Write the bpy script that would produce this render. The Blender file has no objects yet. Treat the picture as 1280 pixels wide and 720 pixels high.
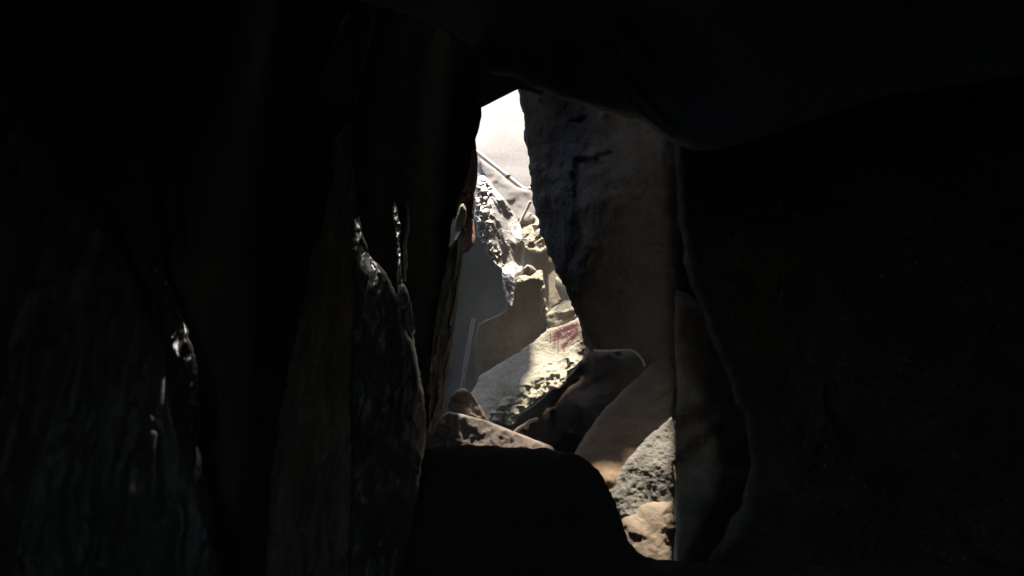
import bpy, math, random
import numpy as np
from mathutils import Vector
from mathutils.geometry import delaunay_2d_cdt

scene = bpy.context.scene
C = scene.collection
R = math.radians

# ------------------------------------------------------------------ camera
FPX = 772.0                      # focal length in photograph pixels (1280 wide)
PITCH = R(10)
cam_data = bpy.data.cameras.new("camera")
cam_data.sensor_width = 36.0
cam_data.lens = 36.0 * FPX / 1280.0
cam_data.clip_start = 0.05
cam_data.clip_end = 500
cam = bpy.data.objects.new("camera", cam_data)
cam.location = (0, 0, 0)
cam.rotation_euler = (R(90) + PITCH, 0, 0)
C.objects.link(cam)
scene.camera = cam

# ------------------------------------------------------------------ sky, sun, exposure
SUN = Vector((0.05, 0.15, 0.98)).normalized()      # direction towards the sun
world = bpy.data.worlds.new("World")
scene.world = world
world.use_nodes = True
nt = world.node_tree
sky = nt.nodes.new("ShaderNodeTexSky")
sky.sky_type = 'NISHITA'
sky.sun_disc = False
sky.sun_elevation = math.asin(SUN.z)
sky.sun_rotation = math.atan2(SUN.x, SUN.y)
nt.links.new(sky.outputs[0], nt.nodes["Background"].inputs[0])
nt.nodes["Background"].inputs[1].default_value = 0.15

sd = bpy.data.lights.new("sun", 'SUN')
sd.energy = 2.2
sd.angle = R(0.9)
sd.color = (1.0, 0.93, 0.82)
so = bpy.data.objects.new("sun", sd)
so.rotation_euler = SUN.to_track_quat('Z', 'Y').to_euler()
so.location = (-3, 3, 12)
C.objects.link(so)

scene.view_settings.view_transform = 'Standard'
scene.view_settings.look = 'None'
scene.view_settings.gamma = 1
scene.view_settings.use_curve_mapping = False
scene.view_settings.exposure = 3.1
scene.cycles.max_bounces = 8
scene.cycles.diffuse_bounces = 5
scene.cycles.glossy_bounces = 3
scene.cycles.sample_clamp_indirect = 2.0
scene.cycles.use_denoising = True
scene.cycles.caustics_reflective = False
scene.cycles.caustics_refractive = False

# ------------------------------------------------------------------ helpers
CP, SP = math.cos(PITCH), math.sin(PITCH)

def Pn(px, py, d):
    """photograph pixel + distance along the lens axis -> world point (arrays)"""
    px, py, d = np.broadcast_arrays(np.asarray(px, float), np.asarray(py, float), np.asarray(d, float))
    x = (px - 640) / FPX * d
    u = (360 - py) / FPX * d
    return np.stack([x, d * CP - u * SP, d * SP + u * CP], -1)

def P(px, py, d):
    return Vector(Pn(px, py, d).tolist())

def hash3(i, j, k, s):
    h = (i * 374761393 + j * 668265263 + k * 2147483647 + s * 974634777) & 0xffffffff
    h = ((h ^ (h >> 13)) * 1274126177) & 0xffffffff
    h = ((h ^ (h >> 16)) * 2246822519) & 0xffffffff
    return ((h ^ (h >> 15)) & 0xffffff) / float(0xffffff)

def vnoise(p, seed=0):
    """smooth value noise in [-1,1]"""
    p = np.asarray(p, float)
    i0 = np.floor(p).astype(np.int64)
    f = p - i0
    f = f * f * f * (f * (f * 6 - 15) + 10)
    out = 0
    for dx in (0, 1):
        for dy in (0, 1):
            for dz in (0, 1):
                w = (f[:, 0] if dx else 1 - f[:, 0]) * (f[:, 1] if dy else 1 - f[:, 1]) * (f[:, 2] if dz else 1 - f[:, 2])
                out = out + w * hash3(i0[:, 0] + dx, i0[:, 1] + dy, i0[:, 2] + dz, seed)
    return out * 2 - 1

ROT = np.array([[0.36, 0.48, -0.8], [-0.8, 0.6, 0.0], [0.48, 0.64, 0.6]])

def fbm(p, octs=4, seed=0, ridge=False, gain=0.5):
    a, s, out, tot = 1.0, p.copy(), 0, 0
    for o in range(octs):
        n = vnoise(s, seed + o * 17)
        if ridge:
            n = (1 - np.abs(n)) ** 2 * 2 - 1
        out = out + a * n
        tot += a
        a *= gain
        s = s @ ROT * 2.03 + 5.3
    return out / tot

def facets(p, seed=0, tilt=1.0):
    """worley cells, each a tilted plane: broken angular rock"""
    i0 = np.floor(p).astype(np.int64)
    best = np.full(len(p), 1e9)
    val = np.zeros(len(p))
    for dx in (-1, 0, 1):
        for dy in (-1, 0, 1):
            for dz in (-1, 0, 1):
                a, b, c = i0[:, 0] + dx, i0[:, 1] + dy, i0[:, 2] + dz
                q = np.stack([a + hash3(a, b, c, seed), b + hash3(a, b, c, seed + 1), c + hash3(a, b, c, seed + 2)], -1)
                r = p - q
                dd = (r * r).sum(1)
                g = np.stack([hash3(a, b, c, seed + 3), hash3(a, b, c, seed + 4), hash3(a, b, c, seed + 5)], -1) * 2 - 1
                v = (g * r).sum(1) * tilt + (hash3(a, b, c, seed + 6) - .5)
                m = dd < best
                best = np.where(m, dd, best)
                val = np.where(m, v, val)
    return val

def rbf(ctrl):
    c = np.array(ctrl, float)
    n = len(c)
    if n == 1:
        return lambda x, y: np.full(np.shape(x), c[0, 2])
    s = 100.0
    X = c[:, :2] / s
    if n < 3:
        X = X
    K = np.sqrt(((X[:, None] - X[None]) ** 2).sum(-1))
    A = np.zeros((n + 3, n + 3))
    A[:n, :n] = K + np.eye(n) * 1e-6
    A[:n, n] = 1
    A[:n, n + 1:] = X
    A[n, :n] = 1
    A[n + 1:, :n] = X.T
    A[n + 1:, n + 1:] -= np.eye(2) * 1e-3
    b = np.concatenate([c[:, 2], [0, 0, 0]])
    w = np.linalg.solve(A, b)
    def f(x, y):
        Q = np.stack([np.ravel(x), np.ravel(y)], -1) / s
        k = np.sqrt(((Q[:, None] - X[None]) ** 2).sum(-1))
        return (k @ w[:n] + w[n] + Q @ w[n + 1:]).reshape(np.shape(x))
    return f

def resample(poly, step, jag, seed, closed=True, jfreq=0.06):
    pts = []
    n = len(poly)
    for i in range(n if closed else n - 1):
        a, b = np.array(poly[i], float), np.array(poly[(i + 1) % n], float)
        L = np.linalg.norm(b - a)
        k = max(1, int(round(L / step)))
        for t in range(k):
            pts.append(a + (b - a) * t / k)
    pts = np.array(pts)
    # light rounding of the traced corners
    for _ in range(2):
        pts = 0.25 * np.roll(pts, 1, 0) + 0.5 * pts + 0.25 * np.roll(pts, -1, 0)
    tan = np.roll(pts, -1, 0) - np.roll(pts, 1, 0)
    nrm = np.stack([tan[:, 1], -tan[:, 0]], -1)
    nrm /= np.maximum(np.linalg.norm(nrm, axis=1, keepdims=True), 1e-6)
    q = np.concatenate([pts * jfreq, np.full((len(pts), 1), seed * 3.7)], 1)
    return pts + nrm * (fbm(q, 4, seed, gain=0.6) * jag)[:, None]

def inside(pts, poly):
    x, y = pts[:, 0], pts[:, 1]
    res = np.zeros(len(pts), bool)
    n = len(poly)
    for i in range(n):
        x1, y1 = poly[i]
        x2, y2 = poly[(i + 1) % n]
        if y1 == y2:
            continue
        c = ((y1 > y) != (y2 > y)) & (x < (x2 - x1) * (y - y1) / (y2 - y1) + x1)
        res ^= c
    return res

def edge_dist(pts, poly):
    a = poly
    b = np.roll(poly, -1, 0)
    out = np.full(len(pts), 1e9)
    for i in range(len(a)):
        ab = b[i] - a[i]
        t = np.clip(((pts - a[i]) @ ab) / max(ab @ ab, 1e-9), 0, 1)
        dd = ((pts - a[i] - t[:, None] * ab) ** 2).sum(1)
        out = np.minimum(out, dd)
    return np.sqrt(out)

def link_mesh(name, verts, faces, mat, parent=None, smooth=True, origin=None):
    verts = np.asarray(verts, float)
    c = verts.mean(0) if origin is None else np.asarray(origin, float)
    if parent is None:
        loc = c
        verts = verts - c
    else:
        loc = np.zeros(3)
        verts = verts - np.array(parent.location)
    me = bpy.data.meshes.new(name)
    me.from_pydata(verts.tolist(), [], [list(map(int, f)) for f in faces])
    me.update()
    if smooth:
        me.polygons.foreach_set("use_smooth", [True] * len(me.polygons))
    me.materials.append(mat)
    o = bpy.data.objects.new(name, me)
    o.location = loc.tolist()
    if parent is not None:
        o.parent = parent
    C.objects.link(o)
    return o

def tag(o, label=None, cat=None, group=None, kind=None):
    if label: o["label"] = label
    if cat: o["category"] = cat
    if group: o["group"] = group
    if kind: o["kind"] = kind
    return o

def rock(name, outline, ctrl, mat, thick=0.6, edge=0.06, jag=2.0, step=3.0, relief=(), seed=1,
         parent=None, smooth=True, paint=None, jfreq=0.06, taper=6.0):
    """closed rock body. outline is its seen silhouette, ctrl gives its distance at points of its
    face, edge is the rounding radius, thick its depth, relief a list of displacement functions"""
    border = resample(outline, step, jag, seed, jfreq=jfreq)
    x0, y0 = border.min(0)
    x1, y1 = border.max(0)
    gx, gy = np.meshgrid(np.arange(x0, x1, step), np.arange(y0, y1, step * 0.87))
    gx = gx + (np.arange(gx.shape[0]) % 2)[:, None] * step * 0.5
    g = np.stack([gx.ravel(), gy.ravel()], -1)
    rs = np.random.RandomState(seed)
    g = g + rs.uniform(-.18, .18, g.shape) * step
    g = g[inside(g, border)]
    dist = edge_dist(g, border)
    k = dist > step * 0.55
    g, dist = g[k], dist[k]
    nb = len(border)
    allp = np.concatenate([border, g])
    res = delaunay_2d_cdt([Vector(v) for v in allp.tolist()], [(i, (i + 1) % nb) for i in range(nb)],
                          [list(range(nb))], 1, 1e-5)
    vo = np.array([(v.x, v.y) for v in res[0]])
    tris = [list(t) for t in res[2]]
    # map back
    orig = res[3]
    isb = np.array([any(o < nb for o in orr) if len(orr) else True for orr in orig])
    dist = edge_dist(vo, border)
    dist[isb] = 0
    D = rbf(ctrl)
    d0 = D(vo[:, 0], vo[:, 1])
    pw = Pn(vo[:, 0], vo[:, 1], d0)
    dm = dist * d0 / FPX
    t = np.clip(dm / edge, 0, 1)
    rnd = 1 - np.sqrt(np.clip(1 - (1 - t) ** 2, 0, 1))
    df = d0 + edge * rnd
    tp = np.clip(dist / taper, 0, 1)
    for fn in relief:
        df = df - fn(pw) * tp
    mid = d0 + edge
    tb = np.clip(dm / max(thick * 0.5, 0.05), 0, 1)
    db = mid + (thick - edge) * np.sqrt(1 - (1 - tb) ** 2)
    db = np.maximum(db, df + 0.02)
    front = Pn(vo[:, 0], vo[:, 1], np.where(isb, mid, df))
    back = Pn(vo[:, 0], vo[:, 1], db)
    n = len(vo)
    bidx = np.full(n, -1)
    bidx[isb] = np.where(isb)[0]
    free = np.where(~isb)[0]
    bidx[free] = n + np.arange(len(free))
    verts = np.concatenate([front, back[free]])
    # orientation: front faces the camera
    faces = []
    for tr in tris:
        a, b, c = tr[0], tr[1], tr[2]
        s = (vo[b, 0] - vo[a, 0]) * (vo[c, 1] - vo[a, 1]) - (vo[b, 1] - vo[a, 1]) * (vo[c, 0] - vo[a, 0])
        if s > 0:
            tr = tr[::-1]
        faces.append(tr)
        bk = [bidx[v] for v in tr[::-1]]
        if not all(isb[v] for v in tr):
            faces.append(bk)
    o = link_mesh(name, verts, faces, mat, parent, smooth)
    if paint is not None:
        at = o.data.attributes.new("paint", 'FLOAT', 'POINT')
        m = np.zeros(len(verts))
        m[:n] = paint(vo)
        at.data.foreach_set("value", m)
    return o

def rl(kind, amp, freq, seed=0, stretch=(1, 1, 1), octs=4, **k):
    st = np.array(stretch, float)
    def f(p):
        q = p * freq * st
        if kind == 'fbm':
            return amp * fbm(q, octs, seed)
        if kind == 'ridge':
            return amp * fbm(q, octs, seed, ridge=True)
        if kind == 'facet':
            w = fbm(p * freq * 2.1, 2, seed + 9)[:, None] * 0.15
            return amp * facets(q + w, seed, **k)
    return f

def line_ridge(pts, width, amp, d):
    """a rounded ridge that follows a polyline given in photograph pixels at distance d"""
    W = Pn([p[0] for p in pts], [p[1] for p in pts], d)
    def f(p):
        # compare as directions scaled to distance d
        q = p / np.linalg.norm(p, axis=1, keepdims=True)
        out = np.full(len(p), 1e9)
        Wn = W / np.linalg.norm(W, axis=1, keepdims=True)
        for i in range(len(Wn) - 1):
            ab = Wn[i + 1] - Wn[i]
            t = np.clip(((q - Wn[i]) @ ab) / (ab @ ab), 0, 1)
            out = np.minimum(out, ((q - Wn[i] - t[:, None] * ab) ** 2).sum(1))
        r = np.sqrt(out) * d
        wv = width * (1 + 0.4 * vnoise(p * 6, 77))
        return amp * np.exp(-(r / wv) ** 2)
    return f

# ------------------------------------------------------------------ materials
def rock_mat(name, c1, c2, c3=None, scale=3.0, rough=0.8, bump=0.4, grain=40, spec=0.3, stretch=(1, 1, 1), pits=0.0, bumpd=0.02, paint=False, tone=None):
    m = bpy.data.materials.new(name)
    m.use_nodes = True
    t = m.node_tree
    N, L = t.nodes, t.links
    b = N["Principled BSDF"]
    tc = N.new("ShaderNodeTexCoord")
    mp = N.new("ShaderNodeMapping")
    mp.inputs["Scale"].default_value = stretch
    L.new(tc.outputs["Object"], mp.inputs[0])
    n1 = N.new("ShaderNodeTexNoise")
    n1.inputs["Scale"].default_value = scale
    n1.inputs["Detail"].default_value = 9
    n1.inputs["Roughness"].default_value = 0.62
    n1.inputs["Distortion"].default_value = 0.5
    L.new(mp.outputs[0], n1.inputs["Vector"])
    r1 = N.new("ShaderNodeValToRGB")
    e = r1.color_ramp.elements
    e[0].position = 0.36; e[0].color = (*c1, 1)
    e[1].position = 0.64; e[1].color = (*c2, 1)
    if c3:
        x = e.new(0.5); x.color = (*c3, 1)
    L.new(n1.outputs["Fac"], r1.inputs[0])
    n2 = N.new("ShaderNodeTexNoise")
    n2.inputs["Scale"].default_value = grain
    n2.inputs["Detail"].default_value = 6
    n2.inputs["Roughness"].default_value = 0.7
    L.new(mp.outputs[0], n2.inputs["Vector"])
    mx = N.new("ShaderNodeMix")
    mx.data_type = 'RGBA'
    mx.blend_type = 'MULTIPLY'
    mx.inputs[0].default_value = 0.55
    r2 = N.new("ShaderNodeValToRGB")
    r2.color_ramp.elements[0].position = 0.3; r2.color_ramp.elements[0].color = (0.45, 0.43, 0.4, 1)
    r2.color_ramp.elements[1].position = 0.62; r2.color_ramp.elements[1].color = (1, 1, 1, 1)
    L.new(n2.outputs["Fac"], r2.inputs[0])
    L.new(r1.outputs[0], mx.inputs[6])
    L.new(r2.outputs[0], mx.inputs[7])
    col = mx.outputs[2]
    if paint:
        at = N.new("ShaderNodeAttribute"); at.attribute_name = "paint"
        pm = N.new("ShaderNodeMath"); pm.operation = 'MULTIPLY'
        pr = N.new("ShaderNodeValToRGB")
        pr.color_ramp.elements[0].position = 0.28; pr.color_ramp.elements[0].color = (0, 0, 0, 1)
        pr.color_ramp.elements[1].position = 0.44; pr.color_ramp.elements[1].color = (1, 1, 1, 1)
        n4 = N.new("ShaderNodeTexNoise"); n4.inputs["Scale"].default_value = 22; n4.inputs["Detail"].default_value = 5
        L.new(mp.outputs[0], n4.inputs["Vector"])
        L.new(n4.outputs["Fac"], pr.inputs[0])
        L.new(at.outputs["Fac"], pm.inputs[0]); L.new(pr.outputs[0], pm.inputs[1])
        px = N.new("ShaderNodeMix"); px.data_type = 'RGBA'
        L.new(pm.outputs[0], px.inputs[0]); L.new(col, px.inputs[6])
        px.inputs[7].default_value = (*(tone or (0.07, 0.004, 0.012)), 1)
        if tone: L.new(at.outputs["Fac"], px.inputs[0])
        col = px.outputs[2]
    L.new(col, b.inputs["Base Color"])
    rr = N.new("ShaderNodeMapRange")
    rr.inputs[3].default_value = rough - 0.15
    rr.inputs[4].default_value = min(1, rough + 0.15)
    L.new(n2.outputs["Fac"], rr.inputs[0])
    L.new(rr.outputs[0], b.inputs["Roughness"])
    b.inputs["Specular IOR Level"].default_value = spec
    # bump: coarse noise + grain + pits
    ad = N.new("ShaderNodeMath"); ad.operation = 'MULTIPLY_ADD'
    L.new(n2.outputs["Fac"], ad.inputs[0]); ad.inputs[1].default_value = 0.35
    n3 = N.new("ShaderNodeTexNoise")
    n3.inputs["Scale"].default_value = scale * 4
    n3.inputs["Detail"].default_value = 8
    n3.inputs["Roughness"].default_value = 0.6
    L.new(mp.outputs[0], n3.inputs["Vector"])
    L.new(n3.outputs["Fac"], ad.inputs[2])
    h = ad.outputs[0]
    if pits:
        v = N.new("ShaderNodeTexVoronoi"); v.inputs["Scale"].default_value = grain * 0.5
        L.new(mp.outputs[0], v.inputs["Vector"])
        mr = N.new("ShaderNodeMapRange"); mr.inputs[1].default_value = 0.0; mr.inputs[2].default_value = 0.35
        mr.inputs[3].default_value = -pits; mr.inputs[4].default_value = 0
        L.new(v.outputs["Distance"], mr.inputs[0])
        a2 = N.new("ShaderNodeMath"); a2.operation = 'ADD'
        L.new(h, a2.inputs[0]); L.new(mr.outputs[0], a2.inputs[1])
        h = a2.outputs[0]
    bp = N.new("ShaderNodeBump")
    bp.inputs["Strength"].default_value = bump
    bp.inputs["Distance"].default_value = bumpd
    L.new(h, bp.inputs["Height"])
    L.new(bp.outputs[0], b.inputs["Normal"])
    return m

M = {}
M['shell'] = rock_mat("dark_cave_rock", (0.03, 0.028, 0.025), (0.06, 0.055, 0.05), scale=1.5, rough=0.9, grain=20)
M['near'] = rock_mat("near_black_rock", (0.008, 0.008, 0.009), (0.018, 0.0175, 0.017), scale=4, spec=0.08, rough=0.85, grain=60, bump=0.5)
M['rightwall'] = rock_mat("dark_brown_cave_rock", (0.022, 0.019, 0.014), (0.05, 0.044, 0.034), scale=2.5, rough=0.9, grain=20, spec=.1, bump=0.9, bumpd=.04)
M['wet'] = rock_mat("wet_dark_rock", (0.014, 0.014, 0.015), (0.04, 0.039, 0.038), scale=5, rough=0.42, grain=45, spec=0.5, stretch=(1, 1, 0.6), bump=0.45)
M['dimwet'] = rock_mat("dim_wet_rock", (0.03, 0.03, 0.031), (0.07, 0.069, 0.067), scale=3, rough=0.5, grain=30, spec=0.5, stretch=(1, 1, 0.6), bump=0.6)
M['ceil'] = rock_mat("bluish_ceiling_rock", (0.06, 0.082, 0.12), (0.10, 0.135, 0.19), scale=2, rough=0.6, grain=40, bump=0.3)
M['olive'] = rock_mat("olive_boulder_rock", (0.055, 0.041, 0.026), (0.13, 0.102, 0.068), scale=2.5, rough=0.9, grain=24, bump=1.0, bumpd=0.07, stretch=(1, 1, 0.6), paint=True, tone=(0.03, 0.026, 0.024))
M['grey'] = rock_mat("grey_boulder_rock", (0.03, 0.029, 0.03), (0.06, 0.058, 0.06), scale=1.8, rough=0.85, grain=30, bump=0.4)
M['white'] = rock_mat("pale_limestone", (0.23, 0.203, 0.18), (0.275, 0.25, 0.225), scale=1.2, rough=0.9, grain=18, bump=0.15)
M['crumb'] = rock_mat("glinting_crumbly_rock", (0.34, 0.30, 0.26), (0.5, 0.46, 0.41), scale=6, rough=0.4, grain=45, spec=0.5, bump=0.45, bumpd=0.02)
M['cream'] = rock_mat("cream_rock", (0.30, 0.25, 0.175), (0.44, 0.38, 0.28), scale=3, rough=0.9, grain=30, bump=0.4)
M['slab'] = rock_mat("yellowish_slab_rock", (0.26, 0.23, 0.165), (0.43, 0.39, 0.295), scale=5, rough=0.88, grain=55, bump=0.9, bumpd=0.025, pits=0.25, paint=True)
M['slab2'] = rock_mat("dim_yellowish_rock", (0.26, 0.23, 0.18), (0.42, 0.38, 0.31), scale=5, rough=0.88, grain=45, bump=0.8, paint=True)
M['block'] = rock_mat("smooth_grey_block", (0.30, 0.275, 0.23), (0.40, 0.37, 0.31), scale=2, rough=0.9, grain=30, bump=0.25)
M['blue'] = rock_mat("misty_blue_wall_rock", (0.065, 0.08, 0.082), (0.10, 0.12, 0.122), scale=1.4, rough=0.9, grain=22, bump=0.2)  # blue of skylit mist put into the rock colour
M['brown'] = rock_mat("brown_rock", (0.02, 0.013, 0.008), (0.04, 0.028, 0.018), spec=0.05, scale=3, rough=0.9, grain=35, bump=0.5)
M['red'] = rock_mat("reddish_brick_rock", (0.13, 0.05, 0.04), (0.24, 0.11, 0.09), scale=6, rough=0.85, grain=60, bump=0.6)
M['red2'] = rock_mat("light_reddish_rock", (0.20, 0.085, 0.065), (0.36, 0.18, 0.145), scale=6, rough=0.85, grain=60, bump=0.6)
M['bark'] = rock_mat("fibrous_brown_rock", (0.08, 0.070, 0.058), (0.30, 0.27, 0.23), scale=7, rough=0.6, grain=50, spec=0.4, stretch=(2.2, 2.2, 0.35), bump=1.0, bumpd=0.04)
M['bark2'] = rock_mat("dim_fibrous_rock", (0.05, 0.043, 0.035), (0.16, 0.14, 0.115), scale=5, rough=0.6, grain=35, spec=0.4, stretch=(1.8, 1.8, 0.4), bump=0.9, bumpd=0.04)
M['gloss'] = rock_mat("glossy_wet_grey_rock", (0.04, 0.04, 0.042), (0.12, 0.118, 0.115), scale=6, rough=0.3, grain=50, spec=0.8, bump=0.6)
M['tan'] = rock_mat("tan_boulder_rock", (0.13, 0.085, 0.048), (0.23, 0.16, 0.098), spec=0.1, scale=3, rough=0.88, grain=40, bump=0.4, pits=0.1)
M['rough'] = rock_mat("rough_grey_boulder_rock", (0.10, 0.09, 0.073), (0.19, 0.172, 0.14), scale=8, rough=0.9, grain=60, bump=1.0, bumpd=0.02)
M['orange'] = rock_mat("warm_smooth_rock", (0.14, 0.105, 0.07), (0.22, 0.165, 0.115), scale=3.5, rough=0.85, grain=35, bump=0.5)
M['pink'] = rock_mat("pinkish_brown_rock", (0.085, 0.064, 0.05), (0.16, 0.122, 0.097), scale=4, rough=0.85, grain=40, bump=0.5)
def plain(name, col, rough=0.5, metal=0.0):
    return rock_mat(name, tuple(c * .8 for c in col), col, scale=10, rough=rough, grain=60, bump=0.1)
M['pipe'] = plain("cream_painted_pipe", (0.8, 0.74, 0.66), 0.5)
M['joint'] = plain("dull_brown_collar", (0.22, 0.18, 0.15), 0.6)
M['pole'] = plain("grey_weathered_pole", (0.62, 0.62, 0.60), 0.7)
M['cable'] = plain("pale_cable", (0.8, 0.78, 0.7), 0.7)

# ------------------------------------------------------------------ shell of the cave (setting)
ZR, ZF = 9.0, -3.0
def roof_at(px, py, d):
    """where the sun ray that reaches a seen point passes through the roof"""
    p = P(px, py, d)
    t = (ZR - p.z) / SUN.z
    return (p.x + SUN.x * t, p.y + SUN.y * t)

HOLES = []  # openings in the unseen roof, mostly invented to place the light
def hull(pts):
    pts = sorted(set(pts))
    def half(ps):
        h = []
        for p in ps:
            while len(h) > 1 and (h[-1][0]-h[-2][0])*(p[1]-h[-2][1]) - (h[-1][1]-h[-2][1])*(p[0]-h[-2][0]) <= 0:
                h.pop()
            h.append(p)
        return h[:-1]
    return half(pts) + half(pts[::-1])
def sun_hole(*pts):
    """made-up hole in the unseen roof, cut so sun reaches the given points"""
    HOLES.append(np.array(hull([roof_at(*p) for p in pts])))
HOLES.append(np.array([(-2.3, 10.2), (-0.9, 10.0), (0.1, 10.0), (0.6, 9.8), (1.4, 9.9), (2.6, 9.6), (2.9, 17.5), (-2.3, 17.5)]))   # main shaft
sun_hole((680, 370, 8.35), (724, 370, 8.4), (729, 395, 8.0), (728, 448, 7.25), (700, 495, 6.9), (636, 532, 6.6), (660, 480, 7.4), (690, 412, 8.0))
sun_hole((728, 600, 4.6), (742, 580, 4.8), (780, 555, 4.9), (836, 520, 5.1), (846, 560, 5.0), (838, 740, 3.8), (764, 720, 3.9))
sun_hole((446, 250, 3.9), (530, 250, 4.1), (536, 700, 3.9), (505, 700, 3.75), (470, 330, 3.85))     # near fluted rock
sun_hole((160, 20, 5.0), (225, 20, 5.0), (256, 560, 4.15), (250, 700, 3.95), (160, 400, 3.95))          # far left rocks
sun_hole((562, 170, 6.1), (598, 170, 6.1), (596, 320, 5.9), (568, 320, 5.5), (562, 260, 5.5))        # red blocks
sun_hole((540, 490, 5.3), (560, 300, 5.05), (586, 280, 5.2), (600, 490, 6.1), (690, 550, 5.5), (690, 600, 5.1), (545, 600, 5.2))
sun_hole((590, 215, 9.9), (660, 215, 9.9), (662, 340, 8.7), (642, 380, 8.4), (626, 335, 8.85), (590, 292, 8.95))   # over the hanging rock
sun_hole((640, 356, 8.15), (640, 325, 9.2), (690, 325, 9.2), (694, 400, 8.2))              # block top
HOLES.append(np.array([(-7.4, 7.0), (-2.6, 7.0), (-2.0, 9.6), (-2.0, 18), (-7.4, 18)]))  # side openings, left and right, added to bring in more skylight
HOLES.append(np.array([(7.4, 12.0), (3.6, 11.5), (2.4, 12.2), (2.4, 18), (7.4, 18)]))

def build_roof():
    st = 0.1
    xs = np.arange(-9, 9.01, st); ys = np.arange(-5, 20.01, st)
    X, Y = np.meshgrid(xs, ys)
    nx = len(xs)
    z = ZR + 0.10 * fbm(np.stack([X.ravel() * .6, Y.ravel() * .6, np.zeros(X.size)], -1), 3, 5)
    top = z + 0.35
    cx = (X[:-1, :-1] + st / 2).ravel(); cy = (Y[:-1, :-1] + st / 2).ravel()
    wob = 0.06 * np.stack([vnoise(np.stack([cx * 2.2, cy * 2.2, cx * 0 + s], -1), 3) for s in (0, 9)], -1)
    cc = np.stack([cx, cy], -1) + wob
    hole = np.zeros(len(cx), bool)
    for h in HOLES:
        hole |= inside(cc, h)
    H = hole.reshape(len(ys) - 1, nx - 1)
    n = X.size
    v = np.concatenate([np.stack([X.ravel(), Y.ravel(), z], -1), np.stack([X.ravel(), Y.ravel(), top], -1)])
    f = []
    for j in range(len(ys) - 1):
        for i in range(nx - 1):
            if H[j, i]: continue
            a = j * nx + i
            q = (a, a + 1, a + nx + 1, a + nx)
            f.append((q[3], q[2], q[1], q[0])); f.append(tuple(k + n for k in q))
            if j == 0 or H[j - 1, i]: f.append((q[0], q[1], q[1] + n, q[0] + n))
            if j == len(ys) - 2 or H[j + 1, i]: f.append((q[2], q[3], q[3] + n, q[2] + n))
            if i == 0 or H[j, i - 1]: f.append((q[3], q[0], q[0] + n, q[3] + n))
            if i == nx - 2 or H[j, i + 1]: f.append((q[1], q[2], q[2] + n, q[1] + n))
    o = link_mesh("pierced_unseen_roof", v, f, M['shell'])  # out of view, pierced wherever a sun patch was wanted
    tag(o, kind="structure")

def slab_wall(name, p0, p1, z0, z1, t, seed, nrm, mat=None):
    """wall sheet with thickness and noise between two plan points"""
    p0, p1 = np.array(p0, float), np.array(p1, float)
    L = np.linalg.norm(p1 - p0)
    nu, nv = int(L / 0.4) + 2, int((z1 - z0) / 0.4) + 2
    U, V = np.meshgrid(np.linspace(0, 1, nu), np.linspace(0, 1, nv))
    base = p0 + (p1 - p0) * U.ravel()[:, None]
    z = z0 + (z1 - z0) * V.ravel()
    nn = np.array(nrm, float)
    q = np.stack([base[:, 0], base[:, 1], z], -1)
    dsp = 0.5 * fbm(q * 0.5, 4, seed)
    inner = q + np.concatenate([nn * dsp[:, None], np.zeros((len(q), 1))], 1) if False else q + np.array([nn[0], nn[1], 0]) * dsp[:, None]
    outer = q - np.array([nn[0], nn[1], 0]) * t
    n = len(q)
    f = []
    for j in range(nv - 1):
        for i in range(nu - 1):
            a = j * nu + i
            f.append((a, a + 1, a + nu + 1, a + nu)); f.append((n + a + nu, n + a + nu + 1, n + a + 1, n + a))
    for i in range(nu - 1):
        f.append((i + 1, i, n + i, n + i + 1)); a = (nv - 1) * nu + i
        f.append((a, a + 1, n + a + 1, n + a))
    for j in range(nv - 1):
        a = j * nu; f.append((a, a + nu, n + a + nu, n + a)); a = j * nu + nu - 1
        f.append((a + nu, a, n + a, n + a + nu))
    o = link_mesh(name, np.concatenate([inner, outer]), f, mat or M['shell'])
    tag(o, kind="structure")

build_roof()
slab_wall("unseen_cave_wall", (-8, -4), (-8, 19), ZF - .3, ZR + .2, 1.0, 3, (1, 0))
slab_wall("unseen_cave_wall", (8, -4), (8, 19), ZF - .3, ZR + .2, 1.0, 4, (-1, 0))
slab_wall("unseen_cave_wall", (-8.5, -4), (-0.2, -4), ZF - .3, ZR + .2, 1.0, 5, (0, 1))
slab_wall("unseen_cave_wall", (0.9, -4), (8.5, -4), ZF - .3, ZR + .2, 1.0, 9, (0, 1))
slab_wall("unseen_cave_wall", (-0.4, -4.3), (1.1, -4.3), 1.6, ZR + .2, 1.0, 10, (0, 1))  # opening kept below, added to let dim skylight in behind the camera
slab_wall("unseen_cave_wall", (-8.5, 19), (8.5, 19), ZF - .3, ZR + .2, 1.0, 6, (0, -1))
slab_wall("unseen_cave_wall", (-2.3, 5.5), (-2.3, 17), ZF - .3, 2.0, 0.6, 7, (.4, 0), M["white"])  # added unseen partition shutting in the shaft, pale for bounce light
slab_wall("unseen_cave_wall", (2.6, 7.5), (2.6, 17), ZF - .3, 2.0, 0.6, 8, (-.4, 0), M["white"])  # its added counterpart on the right, also pale and out of view
slab_wall("unseen_cave_wall", (-8.5, 5.3), (-2.1, 5.3), ZF - .3, ZR + .2, 0.6, 11, (0, 1))  # added cross wall keeping side skylight out of the near chamber
slab_wall("unseen_cave_wall", (2.4, 7.6), (8.5, 7.6), ZF - .3, ZR + .2, 0.6, 12, (0, 1))  # added light-blocking cross wall on the right, unseen
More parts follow.
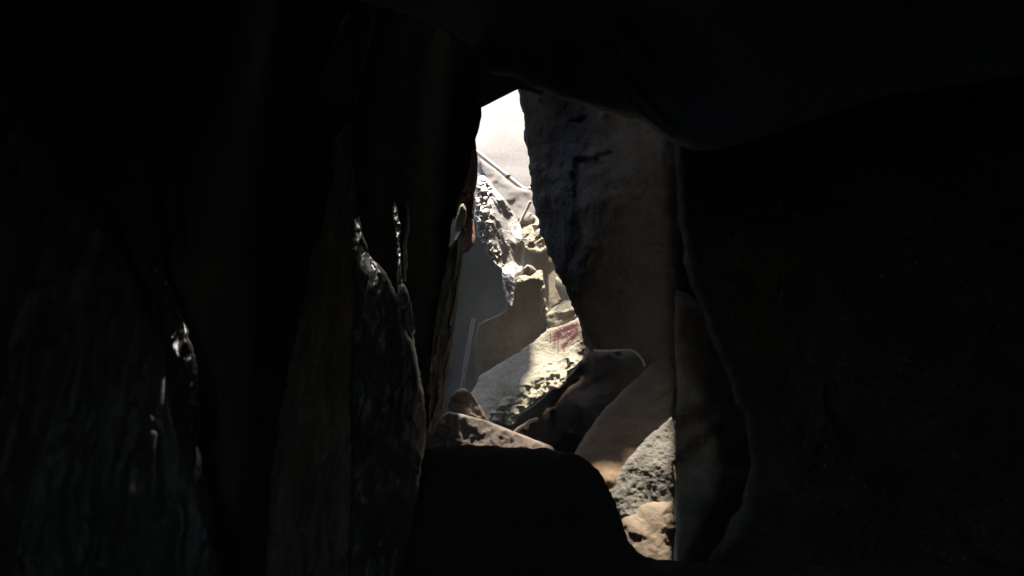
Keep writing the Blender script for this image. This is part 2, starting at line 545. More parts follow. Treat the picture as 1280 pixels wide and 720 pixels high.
# floor reaching out in every direction under the hill
gx, gy = np.meshgrid(np.linspace(-22, 22, 121), np.linspace(-15, 29, 121))
gz = ZF + 0.25 * fbm(np.stack([gx.ravel(), gy.ravel(), gx.ravel() * 0], -1) * .7, 3, 8)
gf = [(j * 121 + i, j * 121 + i + 1, (j + 1) * 121 + i + 1, (j + 1) * 121 + i) for j in range(120) for i in range(120)]
tag(link_mesh("cave_floor", np.stack([gx.ravel(), gy.ravel(), gz], -1), gf, M['shell']), kind="structure")

# ------------------------------------------------------------------ back of the shaft
tag(rock("pale_back_wall", [(440, -40), (760, -40), (760, 300), (700, 330), (560, 330), (440, 260)],
     [(600, 110, 14.2), (600, 190, 11.9), (600, 240, 11.2), (600, 290, 10.8), (700, 110, 14.2), (700, 190, 11.9), (700, 240, 11.2), (700, 290, 10.8), (460, 110, 14.0), (460, 290, 10.6)],
     M['white'], thick=1.0, edge=0.2, step=6, jag=4, seed=2, relief=[rl('fbm', 0.12, 0.9, 3, octs=3)]),
    "smooth bright cream rock wall at the top of the sunlit shaft, behind the pipe", "rock wall")

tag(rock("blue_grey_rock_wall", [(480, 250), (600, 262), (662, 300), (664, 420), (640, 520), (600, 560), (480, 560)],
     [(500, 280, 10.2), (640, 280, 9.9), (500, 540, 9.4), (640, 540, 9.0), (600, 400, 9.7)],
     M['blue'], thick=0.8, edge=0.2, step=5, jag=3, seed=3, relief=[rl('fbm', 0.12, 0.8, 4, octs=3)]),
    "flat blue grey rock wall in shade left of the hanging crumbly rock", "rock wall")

# cream wall below the glare
tag(rock("cream_wall_rock", [(640, 296), (655, 282), (672, 276), (690, 290), (720, 330), (740, 400), (720, 430), (660, 430), (640, 380)],
     [(650, 290, 9.9), (680, 290, 9.8), (650, 400, 9.25), (720, 400, 8.95)],
     M['cream'], thick=0.8, edge=0.12, step=3.5, jag=2, seed=4,
     relief=[rl('fbm', 0.06, 1.6, 5), rl('facet', 0.05, 2.2, 6)]),
    "tan wall rock between the grey block and the dark boulder", "boulder")
tag(rock("glaring_rubble_rock", [(641, 292), (642, 272), (652, 262), (664, 262), (672, 272), (684, 296), (690, 312), (672, 318), (655, 312)],
     [(650, 270, 10.1), (670, 270, 9.9), (650, 310, 9.45), (680, 310, 9.35)],
     M['cream'], thick=0.5, edge=0.1, step=2, jag=2, seed=14,
     relief=[rl('facet', 0.10, 5, 6), rl('fbm', 0.04, 8, 7)], smooth=False),
    "sunlit rubble ledge glaring white below the thin strut", "boulder")
tag(rock("smooth_pale_boulder", [(612, 236), (600, 214), (598, 196), (620, 212), (646, 234), (664, 238), (672, 262), (668, 280), (655, 284), (640, 276), (625, 258)],
     [(600, 205, 10.5), (640, 240, 10.2), (665, 270, 9.95), (630, 265, 9.9)],
     M['white'], thick=0.5, edge=0.12, step=2.5, jag=1.2, seed=15,
     relief=[rl('ridge', 0.07, 1.6, 16, stretch=(1, 1, 1.2)), rl('fbm', 0.03, 5, 7)]),
    "rounded pale boulder with a bright top ridge, directly below the cream pipe", "boulder")

# right side partition of the shaft: an added unseen wall, built with the shell
# hanging crumbly rock
def unproject(p):
    d = p[:, 1] * CP + p[:, 2] * SP
    u = -p[:, 1] * SP + p[:, 2] * CP
    return p[:, 0] / d * FPX + 640, 360 - u / d * FPX
def streaks(p):
    """folds running down the rock from upper left to lower right"""
    q = np.stack([(p[:, 0] * .93 + p[:, 2] * .36), p[:, 1] * .5, (p[:, 0] * .36 - p[:, 2] * .93)], -1)
    return 0.07 * fbm(q * np.array([2.6, 1, 0.8]), 2, 31, ridge=True) + 0.028 * fbm(q * np.array([8, 2, 2.2]), 3, 32, ridge=True)
def crumble(p):
    """ragged left flank, plainer towards the right"""
    px, py = unproject(p)
    edge = np.interp(py, [220, 260, 300, 340, 380], [612, 612, 618, 632, 650])
    m = np.clip((edge - px) / 10.0 + 0.5 + 0.6 * vnoise(p * 5, 4), 0.08, 1)
    return m * (0.03 * facets(p * np.array([13, 13, 8.0]) + fbm(p * 9, 2, 3)[:, None] * .4, 21) + 0.035 * fbm(p * np.array([16, 16, 9.0]), 3, 22, ridge=True))
hang = [(596, 222), (604, 219), (612, 226), (622, 240), (634, 252), (644, 270), (652, 284), (656, 300), (656, 322), (654, 340),
        (646, 346), (646, 358), (642, 368), (640, 384), (636, 383), (632, 372), (628, 354), (627, 338), (620, 332), (612, 322), (604, 308), (597, 296), (594, 272), (594, 246)]
tag(rock("hanging_crumbly_rock", hang,
     [(600, 225, 9.5), (594, 300, 8.85), (612, 280, 8.95), (630, 330, 8.8), (636, 350, 8.55), (636, 378, 8.25), (652, 330, 8.95), (652, 300, 9.0), (640, 270, 9.3), (625, 250, 9.2)],
     M['crumb'], thick=0.35, edge=0.07, step=1.5, jag=2.2, seed=5, jfreq=0.12,
     relief=[streaks, crumble], smooth=False, taper=3),
    "long hanging crumbly rock with glinting ragged left edge, narrowing to a point", "hanging rock")

# grey block with bright top
blk = [(598, 405), (616, 396), (632, 388), (634, 366), (640, 351), (648, 344), (654, 345), (660, 340), (668, 343), (676, 340), (677, 352), (678, 370), (684, 396), (683, 408), (690, 424), (668, 450), (640, 468), (612, 486), (596, 486), (592, 430)]
gb = tag(rock("grey_block_rock", blk,
     [(600, 410, 8.5), (675, 345, 8.6), (655, 440, 8.45), (610, 480, 8.4)],
     M['block'], thick=1.0, edge=0.02, step=1.8, jag=1.2, jfreq=.15, seed=6, relief=[rl('fbm', 0.02, 2.0, 10), rl('facet', 0.03, 1.6, 11), rl('fbm', 0.008, 12, 12)]),
    "big smooth grey block in shade with a sunlit top corner, behind the slab", "boulder")
rock("sunlit_rim_strip", [(644, 353), (650, 345), (657, 341), (668, 339), (677, 338), (680, 350), (682, 370), (686, 392), (685, 408), (680, 398), (677, 372), (674, 351), (664, 349), (653, 354)],  # added pale strip standing in for the block's sunlit rim
     [(660, 340, 8.62), (660, 352, 8.36), (678, 350, 8.42), (684, 400, 8.28)], M['cream'], thick=0.22, edge=0.05, step=1.0, jag=2.0, jfreq=.25, seed=66, parent=gb,
     relief=[rl('facet', 0.04, 10, 5), rl('fbm', 0.02, 20, 6)], smooth=False, taper=1.5)
tag(rock("loose_stone", [(653, 345), (654, 335), (659, 331), (664, 332), (669, 336), (672, 343), (664, 347)],
     [(660, 335, 8.55)], M['cream'], thick=0.2, edge=0.06, step=1, jag=1, seed=61, relief=[rl('facet', 0.03, 14, 4)]),
    "small sunlit stone sitting on the top edge of the grey block", "stone")
# boulder above the slab
tag(rock("wedged_boulder", [(683, 404), (682, 394), (692, 384), (704, 376), (712, 374), (722, 384), (724, 398), (712, 402), (698, 410), (688, 413)],
     [(690, 395, 8.15), (720, 380, 8.2), (700, 408, 8.05)], M['slab'], thick=0.5, edge=0.08, step=1.6, jag=1.2, seed=7,
     relief=[rl('facet', 0.05, 5, 7), rl('fbm', 0.02, 10, 7)]),
    "sunlit tan boulder resting on top of the slab with red paint", "boulder")
tag(rock("narrow_upright_rock", [(695, 345), (702, 352), (716, 372), (722, 392), (712, 388), (700, 372), (694, 358)],
     [(700, 350, 8.8), (718, 388, 8.5)], M['cream'], thick=0.4, edge=0.08, step=2, jag=1, seed=8),
    "narrow lit sliver of rock squeezed against the dark boulder edge", "boulder")

# slab with red paint
slab = [(585, 500), (600, 470), (622, 455), (650, 440), (684, 412), (700, 408), (712, 402), (724, 396), (730, 410), (733, 432), (731, 446),
        (722, 458), (710, 466), (708, 478), (700, 486), (690, 488), (676, 498), (664, 506), (655, 512), (648, 522), (640, 532), (622, 530), (602, 530)]
def seg(p, pts, w):
    out = np.full(len(p), 1e9)
    a = np.array(pts, float)
    for i in range(len(a) - 1):
        ab = a[i + 1] - a[i]
        t = np.clip(((p - a[i]) @ ab) / (ab @ ab), 0, 1)
        out = np.minimum(out, ((p - a[i] - t[:, None] * ab) ** 2).sum(1))
    return np.clip(1.3 - np.sqrt(out) / w, 0, 1)
def paint(v):
    m = seg(v, [(696, 420), (702, 414), (710, 410), (719, 407)], 7.0)
    m = np.maximum(m, seg(v, [(719, 408), (722, 416), (714, 424), (704, 433)], 4.5))
    m = np.maximum(m, seg(v, [(699, 421), (708, 420), (716, 415)], 5.0))
    for x, y0, y1 in ((692.5, 418, 434), (697.5, 422, 442), (704.5, 428, 440), (688, 416, 428)):
        m = np.maximum(m, seg(v, [(x, y0), (x + .3, y1)], 0.9) * 0.9)
    return m
def slab_rough(p):
    """broken lower right half, smoother upper left half"""
    px, py = unproject(p)
    s = np.clip(((px - 690) * 0.75 + (py - 452)) / 26.0 + 0.2, 0, 1)
    return s * (0.085 * facets(p * np.array([7, 7, 9.0]) + fbm(p * 14, 2, 3)[:, None] * .3, 21) + 0.03 * fbm(p * 22, 3, 22))
def unproject(p):
    d = p[:, 1] * CP + p[:, 2] * SP
    u = -p[:, 1] * SP + p[:, 2] * CP
    return p[:, 0] / d * FPX + 640, 360 - u / d * FPX
tag(rock("painted_slab", slab,
     [(600, 500, 7.15), (650, 440, 7.75), (690, 412, 7.85), (728, 405, 7.75), (730, 445, 7.4), (690, 480, 7.0), (645, 525, 6.8), (690, 440, 7.6), (650, 480, 7.25)],
     M['slab'], thick=0.7, edge=0.05, step=1.5, jag=2.2, seed=9, jfreq=0.15, paint=paint,
     relief=[slab_rough, rl('fbm', 0.05, 1.6, 11), rl('fbm', 0.012, 9, 12)], taper=2),
    "tilted yellowish slab with a smear of red paint dripping down and a crumbly lower edge", "rock slab")

# brown rock below slab, in shade
tag(rock("dark_brown_boulder", [(640, 540), (650, 520), (680, 498), (712, 470), (732, 446), (740, 436), (800, 436), (860, 440), (850, 520), (740, 600), (680, 600), (640, 570)],
     [(650, 540, 7.15), (720, 470, 7.4), (718, 500, 6.5), (715, 545, 6.4), (738, 500, 6.6), (750, 450, 6.9), (790, 450, 6.8), (790, 540, 6.5), (730, 590, 6.6)],
     M['brown'], thick=0.8, edge=0.15, step=4, jag=2, seed=10, relief=[rl('fbm', 0.06, 1.8, 13), rl('facet', 0.12, 2.4, 14), rl('ridge', 0.03, 6, 16), rl('fbm', 0.02, 9, 15)]),
    "dark brown boulder in deep shade beneath the crumbly lower edge of the slab", "boulder")
# rock under the slab's left, brown sloping foot
tag(rock("sloping_shaded_rock", [(550, 500), (580, 492), (600, 496), (622, 508), (648, 522), (660, 545), (640, 575), (560, 575)],
     [(570, 480, 8.2), (650, 540, 6.9), (600, 560, 6.8)],
     M['brown'], thick=0.8, edge=0.1, step=3.5, jag=1.5, seed=11, relief=[rl('fbm', 0.05, 2, 15)]),
    "brownish sloping rock in shade at the foot of the grey pole", "boulder")

# lower left pointed boulder, pinkish, with bright rim
tag(rock("pinkish_low_boulder", [(528, 590), (530, 545), (545, 524), (560, 514), (578, 518), (604, 524), (630, 534), (660, 546), (690, 558), (700, 570), (690, 600), (600, 600)],
     [(540, 530, 5.6), (604, 526, 5.5), (690, 560, 5.3), (560, 590, 5.35), (650, 590, 5.12)],
     M['pink'], thick=0.8, edge=0.025, step=2, jag=1.0, seed=12, relief=[rl('fbm', 0.05, 2.5, 16), rl('ridge', 0.02, 6, 17)], taper=2),
    "low pinkish brown boulder with a thin bright rim, just behind the black hump", "boulder")
tag(rock("small_pointed_rock", [(556, 540), (560, 500), (570, 488), (580, 484), (590, 492), (602, 510), (614, 528), (600, 545)],
     [(575, 495, 5.9), (610, 530, 5.8), (560, 535, 5.8)],
     M['pink'], thick=0.4, edge=0.02, step=1.8, jag=1.0, seed=13, relief=[rl('facet', 0.04, 6, 16), rl('fbm', 0.02, 8, 17)], taper=2),
    "small pointed rock with a bright slanting edge, behind the low pinkish boulder", "rock")
tag(rock("jagged_stone_spur", [(636, 545), (644, 536), (656, 528), (664, 523), (673, 522), (672, 527), (662, 531), (660, 537), (652, 536), (645, 546)],
     [(640, 540, 5.7), (672, 524, 5.75)], M['cream'], thick=0.12, edge=0.03, step=1.1, jag=1.5, seed=63, jfreq=.2, relief=[rl('facet', 0.03, 14, 4)]),
    "thin jagged pale spur pointing right from behind the low pinkish boulder", "rock")

# ------------------------------------------------------------------ right side
# big dark leaning boulder (olive face, flank shade put in as a darker grey)
bigb = [(600, 60), (640, 100), (647, 112), (651, 128), (655, 150), (656, 175), (661, 200), (664, 232), (668, 262), (676, 290), (686, 318), (697, 346),
        (710, 368), (720, 390), (727, 410), (731, 430), (738, 440), (770, 437), (800, 440), (836, 450), (900, 470), (980, 420), (1100, 300), (1100, -60), (640, -60)]
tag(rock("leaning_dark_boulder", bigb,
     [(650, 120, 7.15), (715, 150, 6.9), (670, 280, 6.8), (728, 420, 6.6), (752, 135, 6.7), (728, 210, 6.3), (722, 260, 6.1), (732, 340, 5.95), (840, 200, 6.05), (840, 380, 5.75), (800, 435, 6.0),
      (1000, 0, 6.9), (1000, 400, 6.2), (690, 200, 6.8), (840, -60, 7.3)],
     M['olive'], thick=0.5, edge=0.07, step=3.5, jag=3.5, jfreq=0.12, seed=20, paint=lambda v: np.clip((np.interp(v[:, 1], [60, 135, 175, 215, 262, 300, 340, 380, 450], [752, 752, 738, 726, 721, 727, 732, 728, 738]) - v[:, 0]) / 8 + .5, 0, 1),  # flank mask: shade put in as a darker tone
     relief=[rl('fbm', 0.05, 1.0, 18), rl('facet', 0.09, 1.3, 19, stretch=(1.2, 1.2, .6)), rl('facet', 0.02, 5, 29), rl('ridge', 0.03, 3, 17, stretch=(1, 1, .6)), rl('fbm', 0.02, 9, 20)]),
    "huge dark olive boulder leaning over the right side of the shaft", "boulder")

# pale boulders low on the right
tag(rock("tan_sloping_boulder", [(716, 570), (730, 545), (752, 515), (780, 486), (800, 470), (812, 456), (836, 446), (846, 470), (839, 520), (845, 600), (838, 680), (844, 760), (770, 760), (735, 640)],
     [(725, 560, 5.0), (805, 465, 5.7), (841, 455, 5.6), (760, 600, 4.6), (841, 520, 5.1), (780, 700, 4.4), (841, 700, 4.4)],
     M['tan'], thick=0.7, edge=0.06, step=2.2, jag=2.0, jfreq=.1, seed=22, relief=[rl('fbm', 0.05, 2.0, 23), rl('facet', 0.02, 2.6, 24), rl('fbm', 0.012, 14, 24)]),
    "smooth tan boulder right of the black hump, its upper half in shade", "boulder")
tag(rock("rough_grey_boulder", [(764, 622), (770, 596), (784, 574), (806, 550), (826, 532), (840, 520), (846, 560), (840, 600), (844, 660), (800, 656), (776, 648)],
     [(775, 600, 4.48), (841, 530, 4.75), (820, 580, 4.42), (780, 640, 4.25), (841, 640, 4.25)],
     M['rough'], thick=0.4, edge=0.05, step=1.6, jag=2.0, jfreq=.12, seed=23, relief=[rl('fbm', 0.04, 3.0, 25), rl('facet', 0.006, 7, 26), rl('fbm', 0.012, 16, 27), rl('ridge', 0.006, 30, 29)], taper=3),
    "rough pitted grey boulder leaning on the smooth tan one at the right", "boulder")
tag(rock("warm_round_boulder", [(772, 656), (782, 640), (798, 630), (816, 625), (841, 626), (846, 660), (841, 690), (843, 716), (800, 712), (782, 690)],
     [(790, 640, 4.2), (841, 636, 4.15), (841, 700, 3.95), (790, 690, 4.0)],
     M['orange'], thick=0.5, edge=0.12, step=1.8, jag=1.5, jfreq=.1, seed=24, relief=[rl('fbm', 0.05, 2.5, 27), rl('facet', 0.008, 5, 28), rl('fbm', 0.01, 16, 29)]),
    "rounded warm tan boulder lowest at the right, below the rough grey one", "boulder")

# ------------------------------------------------------------------ left side
wallA = [(-250, -120), (570, -120), (590, 40), (604, 88), (603, 112), (601, 134), (600, 152), (594, 172), (590, 190), (586, 214), (580, 236), (574, 250), (567, 268), (564, 284), (562, 296), (561, 312), (559, 330), (553, 352), (547, 382), (542, 422), (537, 468), (534, 502), (531, 560), (530, 640), (520, 760), (-250, 900)]
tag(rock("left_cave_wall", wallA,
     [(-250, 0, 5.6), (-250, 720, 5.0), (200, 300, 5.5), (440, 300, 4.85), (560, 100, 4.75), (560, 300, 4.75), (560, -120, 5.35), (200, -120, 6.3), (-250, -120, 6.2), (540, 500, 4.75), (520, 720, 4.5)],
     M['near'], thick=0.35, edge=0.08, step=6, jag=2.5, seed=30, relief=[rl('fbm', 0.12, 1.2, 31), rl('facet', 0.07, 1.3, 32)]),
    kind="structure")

rib = [(578, 280), (582, 284), (582, 292), (579, 304), (577, 330), (575, 352), (571, 392), (567, 430), (562, 462), (558, 500), (552, 524), (540, 545), (530, 540), (532, 500), (536, 466), (541, 420), (546, 380), (553, 348), (558, 326), (564, 306), (572, 292)]
tag(rock("fibrous_rock_rib", rib,
     [(580, 270, 5.15), (560, 400, 5.0), (575, 380, 5.15), (545, 520, 4.95), (558, 500, 5.15)],
     M['bark'], thick=0.28, edge=0.05, step=1.4, jag=3.0, seed=31, jfreq=.1, taper=2,
     relief=[rl('ridge', 0.05, 6, 33, stretch=(1.4, 1, .3)), rl('facet', 0.05, 10, 34, stretch=(1.3, 1, .4)), rl('fbm', 0.012, 30, 35)], smooth=False),
    "narrow fibrous brown rib of rock hanging along the left edge of the opening", "rock rib")

tag(rock("pale_round_stone", [(568, 288), (570, 272), (575, 257), (579, 254), (583, 262), (583, 274), (580, 286), (574, 292)],
     [(575, 270, 5.7)], M['cream'], thick=0.2, edge=0.05, step=1.2, jag=.6, seed=32),
    "smooth pale stone lodged at the top of the fibrous rib", "stone")
tag(rock("dark_red_block", [(562, 244), (584, 239), (593, 236), (594, 258), (592, 274), (582, 274), (562, 274)],
     [(584, 240, 6.1), (584, 270, 6.0)], M['red'], thick=0.3, edge=0.03, step=1.5, jag=.5, seed=33, relief=[rl('facet', 0.02, 8, 3)]),
    "dark reddish block wedged above the lighter red one at the left edge", "rock block")
tag(rock("reddish_brick_block", [(579, 276), (585, 272), (592, 274), (594, 290), (594, 304), (586, 314), (578, 318), (577, 296)],
     [(586, 275, 6.1), (586, 315, 5.9)], M['red2'], thick=0.3, edge=0.03, step=1.5, jag=.5, seed=34, relief=[rl('facet', 0.02, 8, 4)]),
    "lighter reddish brick coloured block wedged beside the pale round stone", "rock block")
tag(rock("thin_upright_flake", [(575, 168), (594, 172), (597, 196), (597, 222), (594, 240), (570, 242), (570, 210)],
     [(592, 205, 6.0)], M['red'], thick=0.2, edge=0.02, step=1.5, jag=.4, seed=35),
    "thin upright brown flake against the bright wall above the red blocks", "rock flake")

# near fluted wall
wallB = [(432, -120), (500, -120), (462, 60), (436, 160), (446, 250), (452, 290), (462, 318), (478, 336), (490, 356), (500, 372), (508, 392), (516, 420), (522, 452), (529, 488), (533, 520), (533, 548), (529, 575), (524, 600), (528, 625), (524, 655), (528, 690), (524, 860), (440, 860), (434, 700), (441, 600), (436, 500), (442, 380), (436, 250), (441, 100)]
tag(rock("near_fluted_rock", wallB,
     [(440, 0, 3.95), (440, 290, 3.85), (480, 400, 3.6), (500, 400, 3.8), (530, 520, 3.88), (440, 700, 3.65), (525, 700, 3.85), (480, 550, 3.62)],
     M['wet'], thick=0.4, edge=0.09, step=2.0, jag=2.4, jfreq=.12, seed=40, taper=2,
     relief=[rl('ridge', 0.06, 3.2, 41, stretch=(1.2, 1, .4)), rl('facet', 0.025, 7, 43, stretch=(1.2, 1, .5)), rl('fbm', 0.02, 8, 42, stretch=(1, 1, .6)),
             line_ridge([(452, 285), (470, 330), (490, 370), (503, 405), (515, 440), (528, 500)], 0.02, 0.05, 3.85)]),
    "near black wet rock with thin glinting edge sloping down at the left of the opening", "rock wall")
ribC = [(492, 250), (497, 262), (501, 284), (499, 300), (501, 330), (503, 352), (510, 364), (515, 385), (519, 412), (516, 425), (509, 418), (502, 402), (498, 380), (496, 352), (497, 330), (495, 305), (493, 284), (490, 268)]
tag(rock("glinting_fluted_column", ribC,
     [(495, 255, 4.15), (508, 420, 3.62)], M['gloss'], thick=0.14, edge=0.04, step=1.0, jag=1.8, seed=41, jfreq=.2, taper=1.5,
     relief=[rl('ridge', 0.05, 9, 43, stretch=(1.3, 1, .5)), rl('facet', 0.02, 18, 44)]),
    "slim glinting wet rock column standing on the slope of the near fluted rock", "rock rib")
tag(rock("thin_wet_drip_ridge", [(508, 250), (511, 262), (512, 285), (508, 306), (509, 330), (507, 352), (504, 352), (504, 330), (504, 305), (508, 285), (508, 266)],
     [(508, 300, 4.0)], M['gloss'], thick=0.1, edge=0.02, step=1.0, jag=1.2, seed=42, jfreq=.2, taper=1.5),
    "thinnest wet ridge just right of the glinting fluted column", "rock rib")

# made-up rocks for the blurred, enlarged copy of the left wall
tag(rock("added_left_sloping_rock", [(-200, -100), (20, -60), (46, 60), (52, 150), (80, 235), (130, 262), (165, 340), (205, 420), (232, 500), (262, 610), (290, 760), (-200, 860)],
     [(-150, 0, 4.6), (50, 200, 4.5), (120, 300, 4.35), (200, 450, 4.15), (280, 700, 3.9), (100, 600, 3.85), (-150, 700, 3.8)],
     M['dimwet'], thick=0.7, edge=0.16, step=4.5, jag=6, jfreq=.04, seed=50,
     relief=[rl('ridge', 0.12, 1.8, 51, stretch=(1.2, 1, .35)), rl('facet', 0.05, 2.5, 53, stretch=(1.2, 1, .5)), rl('fbm', 0.03, 5, 52)]),
    "added broad dark sloping rock at the far left edge of the picture", "rock wall")
tag(rock("added_fluted_column", [(172, 20), (182, 80), (200, 110), (212, 150), (206, 190), (196, 240), (204, 290), (204, 340), (222, 372), (238, 420), (252, 490), (254, 550), (244, 560), (222, 530), (204, 470), (190, 400), (186, 330), (190, 280), (186, 220), (186, 150), (176, 90)],
     [(190, 50, 4.95), (200, 290, 4.45), (240, 540, 3.9)], M['wet'], thick=0.35, edge=0.12, step=2.2, jag=4, jfreq=.08, seed=51,
     relief=[rl('ridge', 0.10, 4, 53, stretch=(1.2, 1, .45)), rl('facet', 0.03, 7, 54)]),
    "added tall dim fluted rock column standing left of centre in the dark left side", "rock rib")
tag(rock("added_thin_rib", [(222, 20), (232, 60), (242, 110), (238, 160), (224, 200), (218, 240), (222, 290), (228, 320), (218, 300), (212, 250), (214, 200), (230, 150), (234, 110), (226, 70)],
     [(225, 40, 4.9), (220, 300, 4.4)], M['wet'], thick=0.2, edge=0.05, step=2.2, jag=2.5, jfreq=.1, seed=52),
    "added thin dim rib of rock just right of the tall fluted column", "rock rib")
tag(rock("added_fibrous_rib", [(440, 150), (446, 400), (446, 860), (330, 860), (332, 720), (340, 600), (352, 500), (368, 430), (384, 360), (388, 320), (402, 290), (414, 230), (418, 180), (428, 158)],
     [(430, 180, 4.3), (400, 400, 4.1), (350, 700, 4.0), (446, 700, 4.4), (446, 400, 4.4)], M['bark2'], thick=0.5, edge=0.14, step=2.6, jag=5, jfreq=.06, seed=53,
     relief=[rl('ridge', 0.12, 3, 54, stretch=(1.4, 1, .25)), rl('facet', 0.06, 6, 56, stretch=(1.4, 1, .4)), rl('fbm', 0.02, 12, 55, stretch=(1, 1, .5))]),
    "added broad dim brown fibrous rib beside the near wet rock, left of it", "rock rib")
tag(rock("added_tan_knob", [(442, 10), (446, 128), (420, 132), (402, 124), (400, 100), (410, 70), (420, 40), (430, 20)],
     [(430, 70, 4.2)], M['tan'], thick=0.3, edge=0.12, step=3, jag=3, seed=54, relief=[rl('fbm', .03, 5, 1)]),
    "added dim tan knob of rock high up on the left side", "rock")

# far right: made-up rock for the blurred copy of the painted slab
slab2 = [(846, 350), (862, 380), (880, 420), (898, 470), (912, 500), (926, 530), (930, 575), (922, 610), (906, 645), (884, 680), (862, 705), (846, 730)]
def paint2(v):
    return np.maximum(seg(v, [(846, 530), (862, 520), (880, 515)], 14), seg(v, [(846, 575), (870, 555), (895, 535)], 11)) * .8
slab2_full = [(845, 362)] + [(x + 25, y) for x, y in slab2[1:]] + [(843, 735), (846, 640), (843, 560), (846, 480), (842, 420)]
tag(rock("added_slab_tip", slab2_full, [(850, 400, 5.6), (925, 560, 5.35), (850, 700, 5.1)],
     M['slab2'], thick=0.5, edge=0.05, step=3.0, jag=3, jfreq=.12, seed=55, paint=paint2,
     relief=[rl('facet', 0.06, 4, 56), rl('fbm', 0.02, 8, 57)]),
    "added dim slab tip with a dull red smear, right of the pale boulders", "rock slab")
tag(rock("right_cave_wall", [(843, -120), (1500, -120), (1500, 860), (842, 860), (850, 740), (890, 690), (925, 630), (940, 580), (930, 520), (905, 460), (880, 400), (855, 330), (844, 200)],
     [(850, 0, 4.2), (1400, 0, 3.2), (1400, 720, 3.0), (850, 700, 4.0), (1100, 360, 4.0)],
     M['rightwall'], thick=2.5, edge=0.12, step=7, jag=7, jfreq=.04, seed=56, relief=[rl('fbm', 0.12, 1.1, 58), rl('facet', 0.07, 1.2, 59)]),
    kind="structure")

# ------------------------------------------------------------------ ceiling and black hump
tag(rock("low_ceiling_rock", [(-250, -300), (1500, -300), (1500, 60), (1100, 120), (960, 170), (880, 190), (842, 180), (822, 166), (806, 152), (780, 146), (752, 138), (724, 130), (700, 122), (676, 112), (660, 106), (640, 96), (610, 92), (596, 60), (520, 20), (300, -40), (-250, -60)],
     [(-250, -100, 2.6), (600, 60, 3.2), (700, 110, 2.9), (842, 170, 2.6), (640, -200, 1.6), (842, -100, 1.7), (1400, 0, 2.4), (740, 40, 2.5)],
     M['ceil'], thick=0.5, edge=0.05, step=5, jag=3, seed=60,
     relief=[rl('fbm', 0.06, 1.5, 61), line_ridge([(755, 60), (775, 105), (800, 140), (838, 168)], 0.02, 0.05, 2.7), line_ridge([(775, 40), (800, 95), (842, 150)], 0.02, 0.05, 2.6)]),
    kind="structure")
tag(rock("dark_lintel_slab", [(590, 60), (680, 60), (680, 120), (648, 111), (601, 135), (590, 140)],
     [(600, 100, 5.6), (650, 100, 5.7)], M['grey'], thick=0.5, edge=0.02, step=3, jag=.25, seed=64),
    "straight edged dark grey slab spanning the top of the opening", "rock slab")

hump = [(440, 900), (500, 720), (524, 610), (526, 582), (532, 562), (560, 558), (600, 556), (640, 559), (676, 560), (706, 564), (728, 570), (746, 586), (758, 604), (770, 632), (778, 655), (784, 676), (796, 690), (815, 698), (845, 701), (900, 706), (1000, 720), (1200, 900)]
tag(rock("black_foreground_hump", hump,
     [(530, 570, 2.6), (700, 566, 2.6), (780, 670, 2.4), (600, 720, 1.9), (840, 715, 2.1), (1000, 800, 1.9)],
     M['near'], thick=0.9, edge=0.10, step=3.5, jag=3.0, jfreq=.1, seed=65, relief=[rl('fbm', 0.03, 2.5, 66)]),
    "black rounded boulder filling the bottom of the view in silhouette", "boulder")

# ------------------------------------------------------------------ pipe, pole, strut, cable
def tube(name, pts, r, mat, parent=None, n=10, r_end=None, origin=None):
    pts = [Vector(p) for p in pts]
    v, f = [], []
    for i, p in enumerate(pts):
        a = pts[max(0, i - 1)]; b = pts[min(len(pts) - 1, i + 1)]
        t = (b - a).normalized()
        u = t.orthogonal().normalized() if i == 0 else (u - t * u.dot(t)).normalized()
        w = t.cross(u)
        rr = r if r_end is None else r + (r_end - r) * i / (len(pts) - 1)
        for k in range(n):
            an = 2 * math.pi * k / n
            v.append(tuple(p + (u * math.cos(an) + w * math.sin(an)) * rr))
    for i in range(len(pts) - 1):
        for k in range(n):
            f.append((i * n + k, i * n + (k + 1) % n, (i + 1) * n + (k + 1) % n, (i + 1) * n + k))
    f.append(tuple(range(n))[::-1]); f.append(tuple((len(pts) - 1) * n + k for k in range(n)))
    return link_mesh(name, v, f, mat, parent)

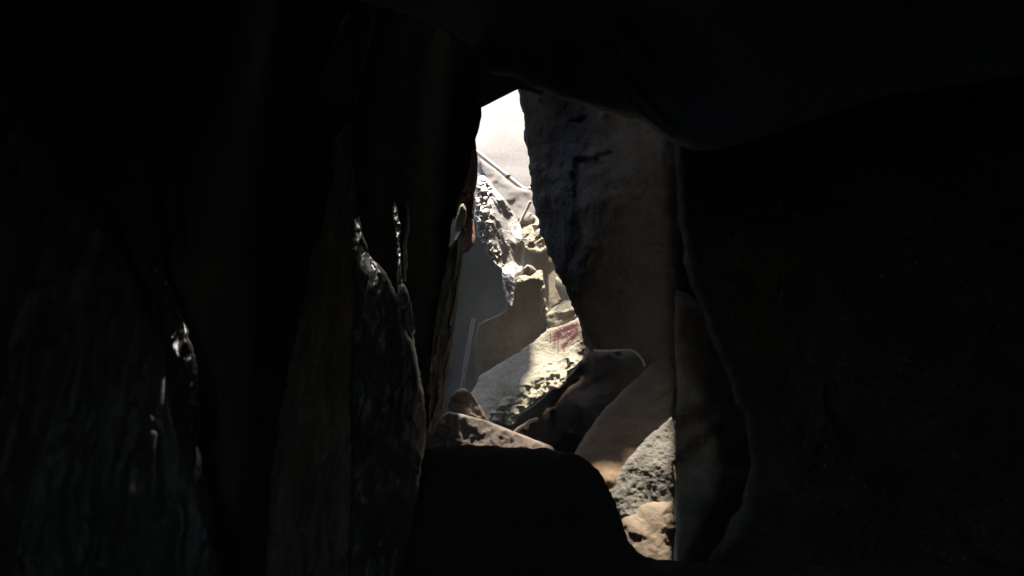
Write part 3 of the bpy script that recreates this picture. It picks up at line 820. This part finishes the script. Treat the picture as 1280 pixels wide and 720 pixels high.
def smooth_px(pts, k=6):
    out = []
    a = np.array(pts, float)
    for i in range(len(a) - 1):
        p0 = a[max(i - 1, 0)]; p1 = a[i]; p2 = a[i + 1]; p3 = a[min(i + 2, len(a) - 1)]
        for j in range(k):
            t = j / k
            out.append(.5 * (2 * p1 + (p2 - p0) * t + (2 * p0 - 5 * p1 + 4 * p2 - p3) * t * t + (3 * p1 - p0 - 3 * p2 + p3) * t ** 3))
    out.append(a[-1])
    return [P(*q) for q in out]

pr = bpy.data.objects.new("handrail_pipe", None)
pr.location = P(590, 186, 11.8)
C.objects.link(pr)
tag(pr, "cream painted pipe crossing the bright wall, with a dark joint collar", "pipe")
tube("pipe", smooth_px([(585, 181, 12.0), (600, 193, 11.7), (635, 221, 11.25), (650, 233, 11.1), (658, 237, 11.0), (668, 236, 11.0), (690, 238, 11.0)]), 0.040, M['pipe'], pr)
a, b = P(633.6, 219.8, 11.25), P(636.4, 222.2, 11.22)
tube("joint_collar", [a, b], 0.055, M['joint'], pr)
tag(tube("thin_strut", smooth_px([(663, 252, 9.5), (657, 264, 9.45), (648, 282, 9.35)]), 0.026, M['pipe'], r_end=0.018),
    "short pale strut leaning on the glaring rubble ledge", "strut")
tag(tube("grey_pole", smooth_px([(592, 398, 8.0), (588, 420, 7.95), (583, 450, 7.9), (577, 492, 7.8)]), 0.024, M['pole'], r_end=0.028),
    "straight grey pole leaning against the blue grey wall in shade", "pole")
tag(tube("loose_cable", smooth_px([(742, 438, 5.5), (760, 438.5, 5.5), (785, 437.5, 5.5), (795, 441, 5.5), (803, 450, 5.5), (806, 458, 5.5)]), 0.010, M['cable']),
    "thin pale cable running along the underside of the big dark boulder", "cable")

# ------------------------------------------------------------------ air
hv = [(x, y, z) for z in (ZF - 1.4, ZR + 1.2) for x, y in ((-23, -16), (23, -16), (23, 30), (-23, 30))]
hf = [(3, 2, 1, 0), (4, 5, 6, 7), (0, 1, 5, 4), (1, 2, 6, 5), (2, 3, 7, 6), (3, 0, 4, 7)]
hm = bpy.data.materials.new("dusty_air"); hm.use_nodes = True
ht = hm.node_tree
ht.nodes.remove(ht.nodes["Principled BSDF"])
pv = ht.nodes.new("ShaderNodeVolumePrincipled")
pv.inputs["Color"].default_value = (0.92, 0.88, 0.80, 1)
pv.inputs["Density"].default_value = 0.007
ht.links.new(pv.outputs[0], ht.nodes["Material Output"].inputs["Volume"])
tag(link_mesh("haze", hv, hf, hm, smooth=False), kind="stuff")
